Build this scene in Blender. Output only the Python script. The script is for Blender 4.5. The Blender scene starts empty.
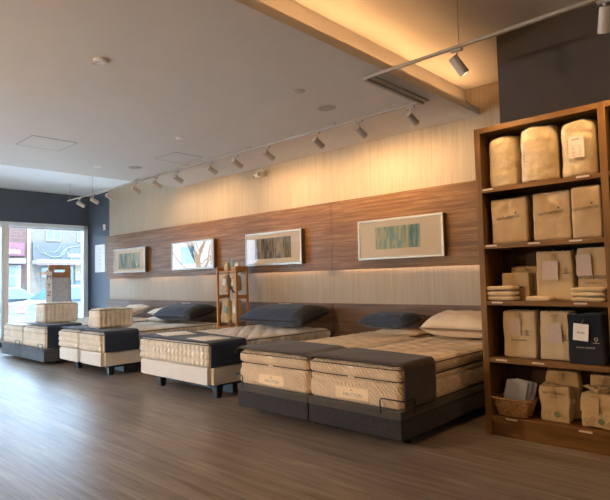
import bpy, bmesh, math, random
from mathutils import Vector, Matrix, noise
random.seed(7)
PI = math.pi
COL = bpy.context.scene.collection
SC = bpy.context.scene

# ------------------------------------------------------------------ camera
H = 1.31
cd = bpy.data.cameras.new('camera'); cam = bpy.data.objects.new('camera', cd); COL.objects.link(cam)
cd.sensor_fit = 'HORIZONTAL'; cd.sensor_width = 36.0; cd.lens = 532.668 / 610 * 36.0
yaw, pit, rol = -0.754272097, 0.0555654779, -0.0238636293
f = Vector((math.cos(pit)*math.sin(yaw), math.cos(pit)*math.cos(yaw), math.sin(pit)))
r = Vector((math.cos(yaw), -math.sin(yaw), 0)); u = r.cross(f)
r2 = r*math.cos(rol) + u*math.sin(rol); u2 = -r*math.sin(rol) + u*math.cos(rol)
M = Matrix((r2, u2, -f)).transposed().to_4x4(); M.translation = (0, 0, H)
cam.matrix_world = M
cd.clip_start = 0.05; cd.clip_end = 200
SC.camera = cam
SC.view_settings.view_transform = 'Standard'; SC.view_settings.look = 'None'
SC.view_settings.gamma = 1.0; SC.view_settings.use_curve_mapping = False
SC.view_settings.exposure = EXPOSURE = 0.3

# ------------------------------------------------------------------ materials
def _nt(name):
    m = bpy.data.materials.new(name); m.use_nodes = True
    nt = m.node_tree; b = nt.nodes['Principled BSDF']
    return m, nt, b
def _n(nt, t, **kw):
    n = nt.nodes.new(t)
    for k, v in kw.items():
        if k in n.inputs.keys(): n.inputs[k].default_value = v
        else: setattr(n, k, v)
    return n
def _coord(nt, scale, kind='Object', rot=(0,0,0)):
    if kind == 'World':
        g = nt.nodes.new('ShaderNodeNewGeometry'); src = g.outputs['Position']
    else:
        g = nt.nodes.new('ShaderNodeTexCoord'); src = g.outputs[kind]
    mp = nt.nodes.new('ShaderNodeMapping'); mp.inputs['Scale'].default_value = scale; mp.inputs['Rotation'].default_value = rot
    nt.links.new(src, mp.inputs['Vector']); return mp.outputs[0]
def _ramp(nt, fac, stops):
    rp = nt.nodes.new('ShaderNodeValToRGB'); el = rp.color_ramp.elements
    el[0].position = stops[0][0]; el[0].color = (*stops[0][1], 1)
    el[1].position = stops[-1][0]; el[1].color = (*stops[-1][1], 1)
    for p, c in stops[1:-1]:
        e = el.new(p); e.color = (*c, 1)
    nt.links.new(fac, rp.inputs[0]); return rp.outputs[0]
def _bump(nt, b, h, strength=.3, dist=.002):
    bp = nt.nodes.new('ShaderNodeBump'); bp.inputs['Strength'].default_value = strength; bp.inputs['Distance'].default_value = dist
    nt.links.new(h, bp.inputs['Height']); nt.links.new(bp.outputs[0], b.inputs['Normal'])

def plain(name, c, rough=.5, metal=0, var=.06, scale=30, bump=0.0, coat=0):
    m, nt, b = _nt(name)
    no = _n(nt, 'ShaderNodeTexNoise', Scale=scale, Detail=4.0)
    nt.links.new(_coord(nt, (1,1,1)), no.inputs['Vector'])
    lo = tuple(x*(1-var) for x in c); hi = tuple(min(1, x*(1+var)) for x in c)
    nt.links.new(_ramp(nt, no.outputs['Fac'], [(.3, lo), (.7, hi)]), b.inputs['Base Color'])
    b.inputs['Roughness'].default_value = rough; b.inputs['Metallic'].default_value = metal
    if coat: b.inputs['Coat Weight'].default_value = coat
    if bump: _bump(nt, b, no.outputs['Fac'], bump)
    return m
def fabric(name, c, rough=.9, weave=260, var=.12, bump=.35, wave=0, broad=6):
    m, nt, b = _nt(name)
    v = _coord(nt, (1,1,1))
    n1 = _n(nt, 'ShaderNodeTexNoise', Scale=weave, Detail=2.0); nt.links.new(v, n1.inputs['Vector'])
    n2 = _n(nt, 'ShaderNodeTexNoise', Scale=broad, Detail=3.0); nt.links.new(v, n2.inputs['Vector'])
    mx = _n(nt, 'ShaderNodeMath', operation='ADD'); nt.links.new(n1.outputs['Fac'], mx.inputs[0]); nt.links.new(n2.outputs['Fac'], mx.inputs[1])
    hf = _n(nt, 'ShaderNodeMath', operation='MULTIPLY'); hf.inputs[1].default_value = .5; nt.links.new(mx.outputs[0], hf.inputs[0])
    lo = tuple(x*(1-var) for x in c); hi = tuple(min(1, x*(1+var)) for x in c)
    nt.links.new(_ramp(nt, hf.outputs[0], [(.35, lo), (.65, hi)]), b.inputs['Base Color'])
    b.inputs['Roughness'].default_value = rough; b.inputs['Sheen Weight'].default_value = .15
    b.inputs['Specular IOR Level'].default_value = .25
    h = n1.outputs['Fac']
    if wave:
        w = _n(nt, 'ShaderNodeTexWave', Scale=wave, Distortion=6.0, Detail=1.0); w.inputs['Detail Scale'].default_value = 1.2
        w.bands_direction = 'DIAGONAL'
        nt.links.new(v, w.inputs['Vector']); _bump(nt, b, w.outputs['Fac'], .6, .014)
    else: _bump(nt, b, h, bump, .002)
    return m
def wood(name, stops, scale=(.35, 9, 9), rough=.45, kind='World', bump=.12, ns=3.0):
    m, nt, b = _nt(name)
    v = _coord(nt, scale, kind)
    n1 = _n(nt, 'ShaderNodeTexNoise', Scale=ns, Detail=7.0, Roughness=.62, Distortion=.6); nt.links.new(v, n1.inputs['Vector'])
    nt.links.new(_ramp(nt, n1.outputs['Fac'], stops), b.inputs['Base Color'])
    b.inputs['Roughness'].default_value = rough; b.inputs['Specular IOR Level'].default_value = .22
    _bump(nt, b, n1.outputs['Fac'], bump, .003)
    return m
def emit(name, c, s):
    m, nt, b = _nt(name)
    b.inputs['Base Color'].default_value = (*c, 1); b.inputs['Emission Color'].default_value = (*c, 1); b.inputs['Emission Strength'].default_value = s
    return m
def clear(name, tint=(1,1,1), gloss=.08, rough=.0, bump=0, mul=1.2):
    m, nt, b = _nt(name); nt.nodes.remove(b); out = nt.nodes['Material Output']
    t = _n(nt, 'ShaderNodeBsdfTransparent'); t.inputs[0].default_value = (*tint, 1)
    g = _n(nt, 'ShaderNodeBsdfGlossy'); g.inputs['Roughness'].default_value = rough
    fr = _n(nt, 'ShaderNodeFresnel', IOR=1.5); mu = _n(nt, 'ShaderNodeMath', operation='MULTIPLY_ADD'); mu.inputs[1].default_value = mul; mu.inputs[2].default_value = gloss
    mx = _n(nt, 'ShaderNodeMixShader'); nt.links.new(fr.outputs[0], mu.inputs[0]); nt.links.new(mu.outputs[0], mx.inputs[0])
    nt.links.new(t.outputs[0], mx.inputs[1]); nt.links.new(g.outputs[0], mx.inputs[2]); nt.links.new(mx.outputs[0], out.inputs[0])
    if bump:
        n1 = _n(nt, 'ShaderNodeTexNoise', Scale=48.0, Detail=3.0, Distortion=1.0); nt.links.new(_coord(nt, (1,1,1)), n1.inputs['Vector'])
        bp = nt.nodes.new('ShaderNodeBump'); bp.inputs['Strength'].default_value = bump; bp.inputs['Distance'].default_value = .02
        nt.links.new(n1.outputs['Fac'], bp.inputs['Height']); nt.links.new(bp.outputs[0], g.inputs['Normal'])
    return m

MT = {}
MT['ceiling_daylit'] = plain('daylit_ceiling_paint', (.86,.88,.88), .85, var=.02, scale=4)  # paler copy of the ceiling paint; window daylight put into the colour
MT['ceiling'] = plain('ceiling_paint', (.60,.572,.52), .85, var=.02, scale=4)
MT['darkwall'] = plain('charcoal_blue_paint', (.066,.092,.128), .6, var=.05, scale=8)
MT['brownwall'] = plain('charcoal_brown_paint', (.062,.050,.040), .8, var=.05, scale=8)
MT['offwhite'] = plain('offwhite_paint', (.6,.58,.54), .8, var=.03, scale=5)
MT['track'] = plain('white_metal', (.32,.305,.28), .45, var=.03)
MT['headm'] = plain('spotlight_white_metal', (.46,.43,.39), .45, var=.03)
MT['black'] = plain('black_plastic', (.012,.012,.014), .45)
MT['frame'] = plain('window_frame_aluminium', (.66,.74,.79), .5, metal=0, var=.03)
MT['pframe'] = plain('champagne_silver_frame', (.40,.385,.32), .38, metal=.5, var=.05)
MT['pside'] = wood('walnut_frame_side', [(.3,(.10,.055,.025)),(.7,(.17,.10,.05))], rough=.5)
MT['mount'] = plain('mount_board', (.80,.72,.60), .9, var=.02)
MT['white'] = plain('white_paper', (.75,.73,.70), .8, var=.02)
MT['ink'] = plain('dark_ink', (.05,.05,.055), .8)
MT['inkblue'] = plain('ink_grey_text', (.10,.09,.09), .8)
MT['panel'] = wood('walnut_laminate', [(.26,(.085,.041,.016)),(.42,(.140,.070,.028)),(.52,(.180,.092,.038)),(.60,(.27,.150,.066)),(.63,(.155,.079,.032)),(.75,(.215,.113,.048))], (.40,11,11), rough=.42)
MT['headpanel'] = wood('walnut_laminate_low', [(.26,(.075,.044,.030)),(.45,(.125,.076,.050)),(.58,(.165,.103,.070)),(.75,(.15,.09,.06))], (.40,11,11), rough=.42)
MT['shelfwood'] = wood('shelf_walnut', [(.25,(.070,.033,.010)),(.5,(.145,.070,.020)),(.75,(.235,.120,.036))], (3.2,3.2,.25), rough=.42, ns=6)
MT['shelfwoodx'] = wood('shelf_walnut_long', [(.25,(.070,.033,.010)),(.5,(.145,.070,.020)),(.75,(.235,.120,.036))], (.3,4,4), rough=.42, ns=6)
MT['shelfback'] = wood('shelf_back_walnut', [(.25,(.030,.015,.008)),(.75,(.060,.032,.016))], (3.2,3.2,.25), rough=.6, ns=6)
MT['oak'] = wood('honey_oak', [(.3,(.42,.19,.06)),(.7,(.60,.31,.11))], (6,6,.5), rough=.5, ns=5)
MT['oakd'] = wood('brown_ply', [(.3,(.26,.13,.06)),(.7,(.38,.21,.10))], (1,1,6), rough=.55, ns=5)
MT['cream'] = fabric('cream_cotton', (.80,.73,.62))
MT['creamb'] = fabric('cream_cotton_border', (.72,.675,.60))
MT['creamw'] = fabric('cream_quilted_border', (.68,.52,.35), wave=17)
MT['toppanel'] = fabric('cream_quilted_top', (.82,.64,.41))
MT['basecream'] = fabric('base_cream_linen', (.66,.62,.56), var=.06)
MT['basedark'] = fabric('base_charcoal_cloth', (.028,.024,.025), var=.45, broad=30)
MT['baserail'] = fabric('base_taupe_rail_cloth', (.070,.060,.050), var=.2)
MT['baseblue'] = fabric('base_slate_cloth', (.075,.088,.105), var=.2)
MT['navy'] = fabric('navy_cotton', (.026,.040,.076), var=.2)
MT['pillownavy'] = fabric('navy_pillow_linen', (.045,.060,.095), var=.25)
MT['pillowdark'] = fabric('charcoal_pillow_end', (.030,.032,.036), var=.2)
MT['throw'] = fabric('taupe_throw_felt', (.062,.047,.040), var=.15, weave=120)
MT['pipe'] = plain('black_piping', (.02,.018,.016), .7)
MT['linen'] = fabric('natural_cotton_bag', (.54,.405,.235), var=.10, broad=9)
MT['linen2'] = fabric('unbleached_cotton_bag', (.48,.345,.185), var=.10, broad=9)
MT['duvet'] = fabric('wool_duvet', (.62,.50,.32), var=.12, broad=14, weave=90, bump=.9)
MT['navybag'] = fabric('navy_cotton_bag', (.012,.014,.020), var=.2)
MT['greycloth'] = fabric('grey_blue_cloth', (.42,.45,.50), var=.1)
MT['greyknit'] = fabric('grey_quilt_swatch', (.42,.42,.44), var=.3, weave=60, broad=40)
MT['tag'] = plain('hang_tag_card', (.56,.46,.38), .8, var=.04)
MT['tagpink'] = plain('hang_tag_card_pale', (.50,.39,.31), .8, var=.04)
MT['taggreen'] = plain('green_tag_card', (.20,.34,.27), .8, var=.05)
MT['green'] = plain('tree_print_green', (.14,.20,.11), .9)
MT['green2'] = plain('tree_print_line', (.30,.26,.15), .9)
MT['bulb'] = emit('spotlight_lens', (1,.78,.5), 2)
MT['globe'] = emit('fill_globe', (1,.85,.65), 3)  # glow of the added fill globes behind the camera
MT['led'] = emit('led_strip', (1,.72,.42), 2.5)
MT['glass'] = clear('window_glass', (.96,.985,1), .01)
MT['picglass'] = clear('picture_glass', (1,1,1), .01, mul=.9)
MT['plastic'] = clear('clear_plastic_film', (.98,.97,.95), .01, .14, bump=.45, mul=.5)
MT['grey'] = plain('grey_plastic', (.35,.33,.30), .6)
MT['lightgrey'] = plain('pale_ceiling_fitting', (.50,.475,.44), .6, var=.02)

def m_cladding():
    m, nt, b = _nt('striated_wallcovering')
    n1 = _n(nt, 'ShaderNodeTexNoise', Scale=1.0, Detail=5.0, Roughness=.7); nt.links.new(_coord(nt, (120, 120, 1.1), 'World'), n1.inputs['Vector'])
    nt.links.new(_ramp(nt, n1.outputs['Fac'], [(.30,(.265,.212,.145)), (.5,(.35,.287,.205)), (.70,(.43,.36,.265))]), b.inputs['Base Color'])
    b.inputs['Roughness'].default_value = .62; _bump(nt, b, n1.outputs['Fac'], .25, .003); return m
MT['clad'] = m_cladding()
def m_floor():
    m, nt, b = _nt('vinyl_plank_floor')
    br = _n(nt, 'ShaderNodeTexBrick', Scale=1.0); br.offset = .37; br.inputs['Brick Width'].default_value = 1.22; br.inputs['Row Height'].default_value = .18
    br.inputs['Mortar Size'].default_value = .0016; br.inputs['Mortar Smooth'].default_value = .2; br.inputs['Bias'].default_value = 0
    br.inputs['Color1'].default_value = (.35,.35,.35,1); br.inputs['Color2'].default_value = (.65,.65,.65,1); br.inputs['Mortar'].default_value = (0,0,0,1)
    nt.links.new(_coord(nt, (1,1,1), 'World'), br.inputs['Vector'])
    n1 = _n(nt, 'ShaderNodeTexNoise', Scale=1.0, Detail=8.0, Roughness=.7, Distortion=.8); nt.links.new(_coord(nt, (1.1,22,1), 'World'), n1.inputs['Vector'])
    n2 = _n(nt, 'ShaderNodeTexNoise', Scale=1.0, Detail=3.0); nt.links.new(_coord(nt, (.6,3,1), 'World'), n2.inputs['Vector'])
    a = _n(nt, 'ShaderNodeMath', operation='MULTIPLY_ADD'); a.inputs[1].default_value = .28
    nt.links.new(br.outputs['Color'], a.inputs[0]); nt.links.new(n1.outputs['Fac'], a.inputs[2])
    a2 = _n(nt, 'ShaderNodeMath', operation='MULTIPLY_ADD'); a2.inputs[1].default_value = .25
    nt.links.new(n2.outputs['Fac'], a2.inputs[0]); nt.links.new(a.outputs[0], a2.inputs[2])
    nt.links.new(_ramp(nt, a2.outputs[0], [(.56,(.105,.083,.066)), (.72,(.19,.152,.122)), (.86,(.27,.222,.182)), (1.0,(.40,.335,.275))]), b.inputs['Base Color'])
    b.inputs['Roughness'].default_value = .34; b.inputs['Specular IOR Level'].default_value = .6
    _bump(nt, b, a.outputs[0], .25, .002); return m
MT['floor'] = m_floor()
def m_brick(name, c1, c2, mortar, s=1.0):
    m, nt, b = _nt(name)
    br = _n(nt, 'ShaderNodeTexBrick', Scale=1.0); br.inputs['Brick Width'].default_value = .42*s; br.inputs['Row Height'].default_value = .16*s; br.inputs['Mortar Size'].default_value = .018*s
    br.inputs['Color1'].default_value = (*c1,1); br.inputs['Color2'].default_value = (*c2,1); br.inputs['Mortar'].default_value = (*mortar,1)
    nt.links.new(_coord(nt, (1,1,1), 'World', (PI/2, 0, PI/2)), br.inputs['Vector'])
    g = nt.nodes.new('ShaderNodeNewGeometry'); sp = nt.nodes.new('ShaderNodeSeparateXYZ'); cb = nt.nodes.new('ShaderNodeCombineXYZ')
    nt.links.new(g.outputs['Position'], sp.inputs[0]); nt.links.new(sp.outputs[1], cb.inputs[0]); nt.links.new(sp.outputs[2], cb.inputs[1])
    nt.links.new(cb.outputs[0], br.inputs['Vector'])
    nt.links.new(br.outputs['Color'], b.inputs['Base Color']); b.inputs['Roughness'].default_value = .9; return m
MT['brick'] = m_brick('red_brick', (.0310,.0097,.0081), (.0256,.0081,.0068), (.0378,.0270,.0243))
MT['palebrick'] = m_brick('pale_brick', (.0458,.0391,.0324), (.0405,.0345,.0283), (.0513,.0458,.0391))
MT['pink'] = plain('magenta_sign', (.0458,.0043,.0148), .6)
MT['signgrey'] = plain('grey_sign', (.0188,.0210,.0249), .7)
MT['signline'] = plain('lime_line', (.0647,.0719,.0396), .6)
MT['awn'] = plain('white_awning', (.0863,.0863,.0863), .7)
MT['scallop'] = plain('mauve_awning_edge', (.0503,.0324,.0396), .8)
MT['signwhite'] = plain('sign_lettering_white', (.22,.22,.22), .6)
MT['asphalt'] = plain('asphalt', (.72,.73,.74), .9, scale=40)
MT['pavement'] = plain('pavement', (.70,.70,.69), .9, scale=20)
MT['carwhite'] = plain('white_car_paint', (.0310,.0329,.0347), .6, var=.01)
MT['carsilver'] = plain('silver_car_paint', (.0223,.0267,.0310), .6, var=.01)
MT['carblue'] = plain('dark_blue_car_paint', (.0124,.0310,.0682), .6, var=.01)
MT['carglass'] = plain('tinted_car_glass', (.01,.03,.07), .08, var=.05)
MT['tyre'] = plain('tyre_rubber', (.02,.02,.02), .8)
MT['red'] = plain('red_tail_light', (.70,.04,.05), .25)
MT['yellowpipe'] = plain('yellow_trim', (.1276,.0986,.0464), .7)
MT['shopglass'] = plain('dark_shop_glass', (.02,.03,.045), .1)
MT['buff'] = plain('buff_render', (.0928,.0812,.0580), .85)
MT['bark'] = plain('tree_bark', (.14,.10,.07), .9, bump=.5)
MT['wicker'] = None
def m_wicker():
    m, nt, b = _nt('wicker'); v = _coord(nt, (1,1,1))
    n1 = _n(nt, 'ShaderNodeTexNoise', Scale=60.0, Detail=3.0); nt.links.new(v, n1.inputs['Vector'])
    nt.links.new(_ramp(nt, n1.outputs['Fac'], [(.3,(.20,.10,.035)), (.7,(.50,.29,.12))]), b.inputs['Base Color'])
    b.inputs['Roughness'].default_value = .65; return m
MT['wicker'] = m_wicker()
def m_art(name, cols, seed):
    m, nt, b = _nt(name)
    n1 = _n(nt, 'ShaderNodeTexNoise', Scale=1.0, Detail=4.0); n1.inputs['Vector'].default_value = (0,0,0)
    mp = nt.nodes.new('ShaderNodeMapping'); tc = nt.nodes.new('ShaderNodeTexCoord')
    mp.inputs['Scale'].default_value = (9, 1, 1.6); mp.inputs['Location'].default_value = (seed, 0, 0)
    nt.links.new(tc.outputs['Object'], mp.inputs['Vector']); nt.links.new(mp.outputs[0], n1.inputs['Vector'])
    st = [(.30 + .40*i/(len(cols)-1), c) for i, c in enumerate(cols)]
    nt.links.new(_ramp(nt, n1.outputs['Fac'], st), b.inputs['Base Color']); b.inputs['Roughness'].default_value = .8; return m
TEAL = [(.06,.17,.20),(.16,.34,.34),(.58,.58,.40),(.20,.42,.42),(.62,.60,.44)]

# ------------------------------------------------------------------ mesh helpers
class MB:
    def __init__(s): s.v = []; s.f = []
    def add(s, vs, fs):
        o = len(s.v); s.v += [tuple(v) for v in vs]; s.f += [tuple(i+o for i in q) for q in fs]; return s
    def box(s, x0, x1, y0, y1, z0, z1, bev=0, T=None):
        bm = bmesh.new(); bmesh.ops.create_cube(bm, size=1)
        for v in bm.verts: v.co = Vector(((x0+x1)/2 + v.co.x*(x1-x0), (y0+y1)/2 + v.co.y*(y1-y0), (z0+z1)/2 + v.co.z*(z1-z0)))
        if bev: bmesh.ops.bevel(bm, geom=bm.edges[:], offset=bev, segments=2, affect='EDGES', profile=.7)
        s.bm(bm, T); return s
    def bm(s, bm, T=None):
        bm.verts.index_update()
        s.add([(T @ v.co if T else v.co.copy()) for v in bm.verts], [[v.index for v in q.verts] for q in bm.faces]); bm.free(); return s
    def cyl(s, p0, p1, r0, r1=None, n=16, caps=True):
        r1 = r0 if r1 is None else r1
        p0 = Vector(p0); p1 = Vector(p1); d = (p1-p0).normalized()
        a = d.orthogonal().normalized(); b = d.cross(a)
        vs = [p0 + (a*math.cos(2*PI*i/n) + b*math.sin(2*PI*i/n))*r0 for i in range(n)] + [p1 + (a*math.cos(2*PI*i/n) + b*math.sin(2*PI*i/n))*r1 for i in range(n)]
        fs = [(i, (i+1) % n, n+(i+1) % n, n+i) for i in range(n)]
        if caps: fs += [tuple(range(n))[::-1], tuple(range(n, 2*n))]
        return s.add(vs, fs)
    def tube(s, path, r, n=8, closed=False):
        P = [Vector(p) for p in path]; N = len(P); vs = []; fs = []; prev = None
        for i, p in enumerate(P):
            d = (P[(i+1) % N] - P[i-1]) if closed else (P[min(i+1, N-1)] - P[max(i-1, 0)])
            d = d.normalized() if d.length > 1e-9 else Vector((0,0,1))
            a = d.orthogonal().normalized() if prev is None else (prev - d*prev.dot(d)).normalized()
            prev = a; b = d.cross(a)
            vs += [p + (a*math.cos(2*PI*k/n) + b*math.sin(2*PI*k/n))*r for k in range(n)]
        for i in range(N if closed else N-1):
            for k in range(n):
                j = (i+1) % N
                fs.append((i*n+k, i*n+(k+1) % n, j*n+(k+1) % n, j*n+k))
        if not closed: fs += [tuple(range(n))[::-1], tuple(range((N-1)*n, N*n))]
        return s.add(vs, fs)
    def grid(s, fn, nu, nv, wrap=False):
        vs = [fn(i/nu, j/nv) for i in range(nu+1) for j in range(nv+1)]
        fs = [(i*(nv+1)+j, (i+1)*(nv+1)+j, (i+1)*(nv+1)+j+1, i*(nv+1)+j+1) for i in range(nu) for j in range(nv)]
        return s.add(vs, fs)
    def build(s, name, mat, parent=None, smooth=False, loc=None, solid=0, rot=None):
        me = bpy.data.meshes.new(name); me.from_pydata(s.v, [], s.f); me.update()
        bm = bmesh.new(); bm.from_mesh(me); bmesh.ops.recalc_face_normals(bm, faces=bm.faces[:]); bm.to_mesh(me); bm.free()
        me.materials.append(MT[mat] if isinstance(mat, str) else mat)
        if smooth:
            for p in me.polygons: p.use_smooth = True
        o = bpy.data.objects.new(name, me); COL.objects.link(o)
        if parent: o.parent = parent
        if loc: o.location = loc
        if rot: o.rotation_euler = rot
        if solid:
            md = o.modifiers.new('thickness', 'SOLIDIFY'); md.thickness = solid; md.offset = 1
        return o
def thing(name, label, cat, loc=(0,0,0), rz=0, group=None):
    o = bpy.data.objects.new(name, None); o.empty_display_size = .1; COL.objects.link(o); o.location = loc; o.rotation_euler = (0,0,rz)
    o['label'] = label; o['category'] = cat
    if group: o['group'] = group
    return o
def tag(o, label, cat, group=None):
    o['label'] = label; o['category'] = cat
    if group: o['group'] = group
    return o
def struct(o): o['kind'] = 'structure'; return o
def dup(root, loc, rz=None, label=None, group=None):
    q = root.copy(); COL.objects.link(q); q.location = loc
    if rz is not None: q.rotation_euler = (0,0,rz)
    if label: q['label'] = label
    if group: q['group'] = group
    def rec(a, b):
        for ch in list(a.children):
            c = ch.copy(); COL.objects.link(c); c.parent = b; rec(ch, c)
    rec(root, q); return q
def text(s, size, loc, rot, mat, parent, name='lettering', ext=.0006, align='CENTER', sx=1):
    cu = bpy.data.curves.new(name, 'FONT'); cu.body = s; cu.size = size; cu.extrude = ext; cu.align_x = align; cu.align_y = 'CENTER'; cu.resolution_u = 3
    t = bpy.data.objects.new(name, cu); COL.objects.link(t)
    bpy.context.view_layer.update()
    me = bpy.data.meshes.new_from_object(t.evaluated_get(bpy.context.evaluated_depsgraph_get()))
    bpy.data.objects.remove(t); me.materials.clear(); me.materials.append(MT[mat])
    o = bpy.data.objects.new(name, me); COL.objects.link(o); o.parent = parent; o.location = loc; o.rotation_euler = rot; o.scale = (sx, 1, 1)
    return o
def leafdot(mb, x, z, rr, y, n=16):           # flat disc facing -Y
    mb.add([(x + rr*math.cos(2*PI*i/n), y, z + rr*math.sin(2*PI*i/n)) for i in range(n)], [tuple(range(n))])

# ------------------------------------------------------------------ the setting
CL, CR, SOF = 3.14, 3.47, 3.62      # low ceiling, raised ceiling, slab top
XL, XS, XE = -12.75, -8.70, -2.78
struct(MB().box(XL-.3, 4.2, -4.2, 6.2, -.12, 0).build('floor', 'floor'))
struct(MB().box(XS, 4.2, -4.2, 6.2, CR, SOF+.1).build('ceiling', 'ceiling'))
struct(MB().box(XL-.3, XS, -4.2, 6.2, CR, SOF+.1).build('ceiling', 'ceiling_daylit'))
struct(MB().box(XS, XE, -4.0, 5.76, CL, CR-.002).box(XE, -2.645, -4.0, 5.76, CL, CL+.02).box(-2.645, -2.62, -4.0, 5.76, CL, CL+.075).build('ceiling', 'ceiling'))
# striated back wall, one continuous wall
struct(MB().box(-11.5, -1.8, 5.76, 6.2, 0, CR).build('wall_back', 'clad'))
struct(MB().box(XL-.3, -11.5, 5.85, 6.2, 0, CR).build('wall_side', 'darkwall'))
struct(MB().box(-1.93, 4.2, 4.65, 6.2, 0, CR).build('wall_alcove', 'brownwall'))
struct(MB().box(XL-.3, 4.2, -4.3, -4.0, 0, CR).build('wall_front', 'offwhite'))
struct(MB().box(4.0, 4.3, -4.2, 6.2, 0, CR).build('wall_right', 'offwhite'))
# window wall: header above, low plinth, side pieces
WY0, WY1, WZ0, WZ1 = -3.7, 5.81, .12, 2.74
struct(MB().box(XL-.22, XL, WY1, 5.86, 0, CR).box(XL-.22, XL, -4.2, WY0, 0, CR).box(XL-.22, XL, WY0, WY1, WZ1, CR).box(XL-.22, XL, WY0, WY1, 0, WZ0).build('wall_left', 'darkwall'))
# window frame
wf = MB()
X0, X1 = XL-.10, XL+.05
wf.box(X0, X1, WY0, WY1, WZ1-.09, WZ1, .008).box(X0, X1, WY0, WY1, WZ0, WZ0+.08, .008)
wf.box(X0, X1, WY1-.10, WY1, WZ0, WZ1, .008).box(X0, X1, WY0, WY0+.10, WZ0, WZ1, .008)
win = struct(wf.build('window_1', 'frame'))
muls = [(3.895,3.945),(1.55,1.66),(-1.1,-1.0)]
MB().box(X0, X1, 3.95, 4.045, WZ0+.07, WZ1-.08, .006).build('mullion', 'white', win)
for a, b in muls: MB().box(X0, X1, a, b, WZ0+.07, WZ1-.08, .006).build('mullion', 'frame', win)
edges = [WY0+.09, 1.56, 1.65, 3.91, 4.05, WY1-.09]
for a, b in ((edges[0],edges[1]),(edges[2],edges[3]),(edges[4],edges[5])):
    MB().box(XL-.04, XL-.03, a, b, WZ0+.07, WZ1-.08).build('pane', 'glass', win)
for a, b in ((edges[0],edges[1]),(edges[2],edges[3]),(edges[4],edges[5])):
    mb = MB(); mb.box(XL+.045, XL+.056, a-.01, b+.01, WZ1-.135, WZ1-.10); mb.build('glazing_bead', 'frame', win)

# wooden wall panels
for i, (a, b) in enumerate([(-11.54,-7.655),(-7.65,-4.835),(-4.83,-1.99)]):
    struct(MB().box(a, b, 5.70, 5.73, 1.43, 2.39).build('trim_%d' % (i+1), 'panel'))
struct(MB().box(-11.5, -1.99, 5.73, 5.76, 1.50, 2.36).build('trim_4', 'black'))
for i, (a, b) in enumerate([(-11.5,-7.655),(-7.65,-4.835),(-4.83,-1.99)]):
    struct(MB().box(a, b, 5.70, 5.76, .30, .97).build('trim_%d' % (i+5), 'headpanel'))
struct(MB().box(XL, -11.5, 5.835, 5.85, 0, .09).build('baseboard_side', 'darkwall'))
struct(MB().box(-11.5, -1.93, 5.745, 5.76, 0, .09).build('baseboard_back', 'darkwall'))

WARM = (1, .66, .34)
def lamp(name, kind, loc, parent=None, energy=10, color=WARM, **kw):
    l = bpy.data.lights.new(name, kind); l.energy = energy; l.color = color
    for k, v in kw.items(): setattr(l, k, v)
    o = bpy.data.objects.new(name, l); COL.objects.link(o); o.location = loc
    if parent: o.parent = parent
    return o
# LED strips under the upper panel
k = 0
for (a, b, w) in [(-11.35,-10.75,'under the far left end of the upper wood panel'),(-9.75,-8.6,'below the upper panel between the two leftmost pictures'),(-8.1,-6.9,'below the upper panel behind the oak rack'),(-6.55,-5.0,'below the upper panel under the striped middle picture'),(-4.75,-2.1,'below the upper panel nearest the bookcase')]:
    t = thing('led_strip_light', 'warm slim strip light ' + w, 'strip light', ((a+b)/2, 5.745, 1.495), group='strip lights under the upper wood panel')
    L = b-a
    MB().box(-L/2, L/2, -.008, .010, -.006, .004).build('housing', 'track', t)
    MB().box(-L/2+.01, L/2-.01, -.006, .006, -.009, -.006).build('diffuser', 'led', t)
    o = lamp('strip_lamp', 'AREA', (0, .0, -.012), t, 1.9*L, (1,.62,.36), shape='RECTANGLE', size=L, size_y=.012)
# cove strip on the ledge
t = thing('cove_strip_light', 'long warm strip light on the ceiling ledge washing the raised ceiling', 'strip light', (-2.72, 1.0, 3.18))
MB().box(-.012, .012, -4.6, 4.7, -.018, -.006).build('housing', 'track', t)
MB().box(-.010, .010, -4.58, 4.68, -.006, 0).build('diffuser', 'led', t)
o = lamp('cove_lamp', 'AREA', (0, 0, .004), t, 29, (1,.50,.20), shape='RECTANGLE', size=.02, size_y=9.2); o.rotation_euler = (0, PI+.65, 0); o.data.spread = math.radians(150)

# ------------------------------------------------------------------ ceiling fittings
def disc_fit(name, label, cat, x, y, z, r, th, mat='lightgrey', inner=None, group=None):
    t = thing(name, label, cat, (x, y, z), group=group)
    MB().cyl((0,0,-th), (0,0,0), r*.93, r, 40).build('rim', mat, t, True)
    if inner: MB().cyl((0,0,-th-.002), (0,0,-th), r*.86, r*.86, 40).build('grille', inner, t)
    return t
disc_fit('ceiling_speaker', 'large round ceiling speaker near the end of the long track', 'speaker', -3.65, 4.27, CL, .105, .006, 'lightgrey', 'grey')
disc_fit('ceiling_speaker', 'round ceiling speaker at the window end of the low ceiling', 'speaker', -7.63, 4.25, CL, .11, .006, 'lightgrey', 'grey')
disc_fit('ceiling_sensor', 'small round flush disc in ceiling above the long track', 'ceiling sensor', -3.49, 3.69, CL, .055, .006, 'lightgrey')
disc_fit('ceiling_sensor', 'small round disc in ceiling midway along the track', 'ceiling sensor', -5.70, 3.80, CL, .06, .006, 'white')
disc_fit('ceiling_sensor', 'small round disc in ceiling close to the window end', 'ceiling sensor', -7.94, 3.78, CL, .07, .006, 'white')
t = thing('junction_cover', 'white round cover hanging a little loose from the bare ceiling', 'ceiling cover', (-4.10, 1.99, CL))
MB().cyl((0,0,-.012), (0,0,0), .060, .066, 32).build('plate', 'white', t, True)
MB().box(-.035, -.015, -.05, .0, -.016, -.0125).build('tab', 'lightgrey', t)
MB().tube([(-.06,0,-.004),(-.085,-.01,-.012),(-.105,-.03,-.006)], .0035, 6).build('wire', 'grey', t, True)
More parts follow.
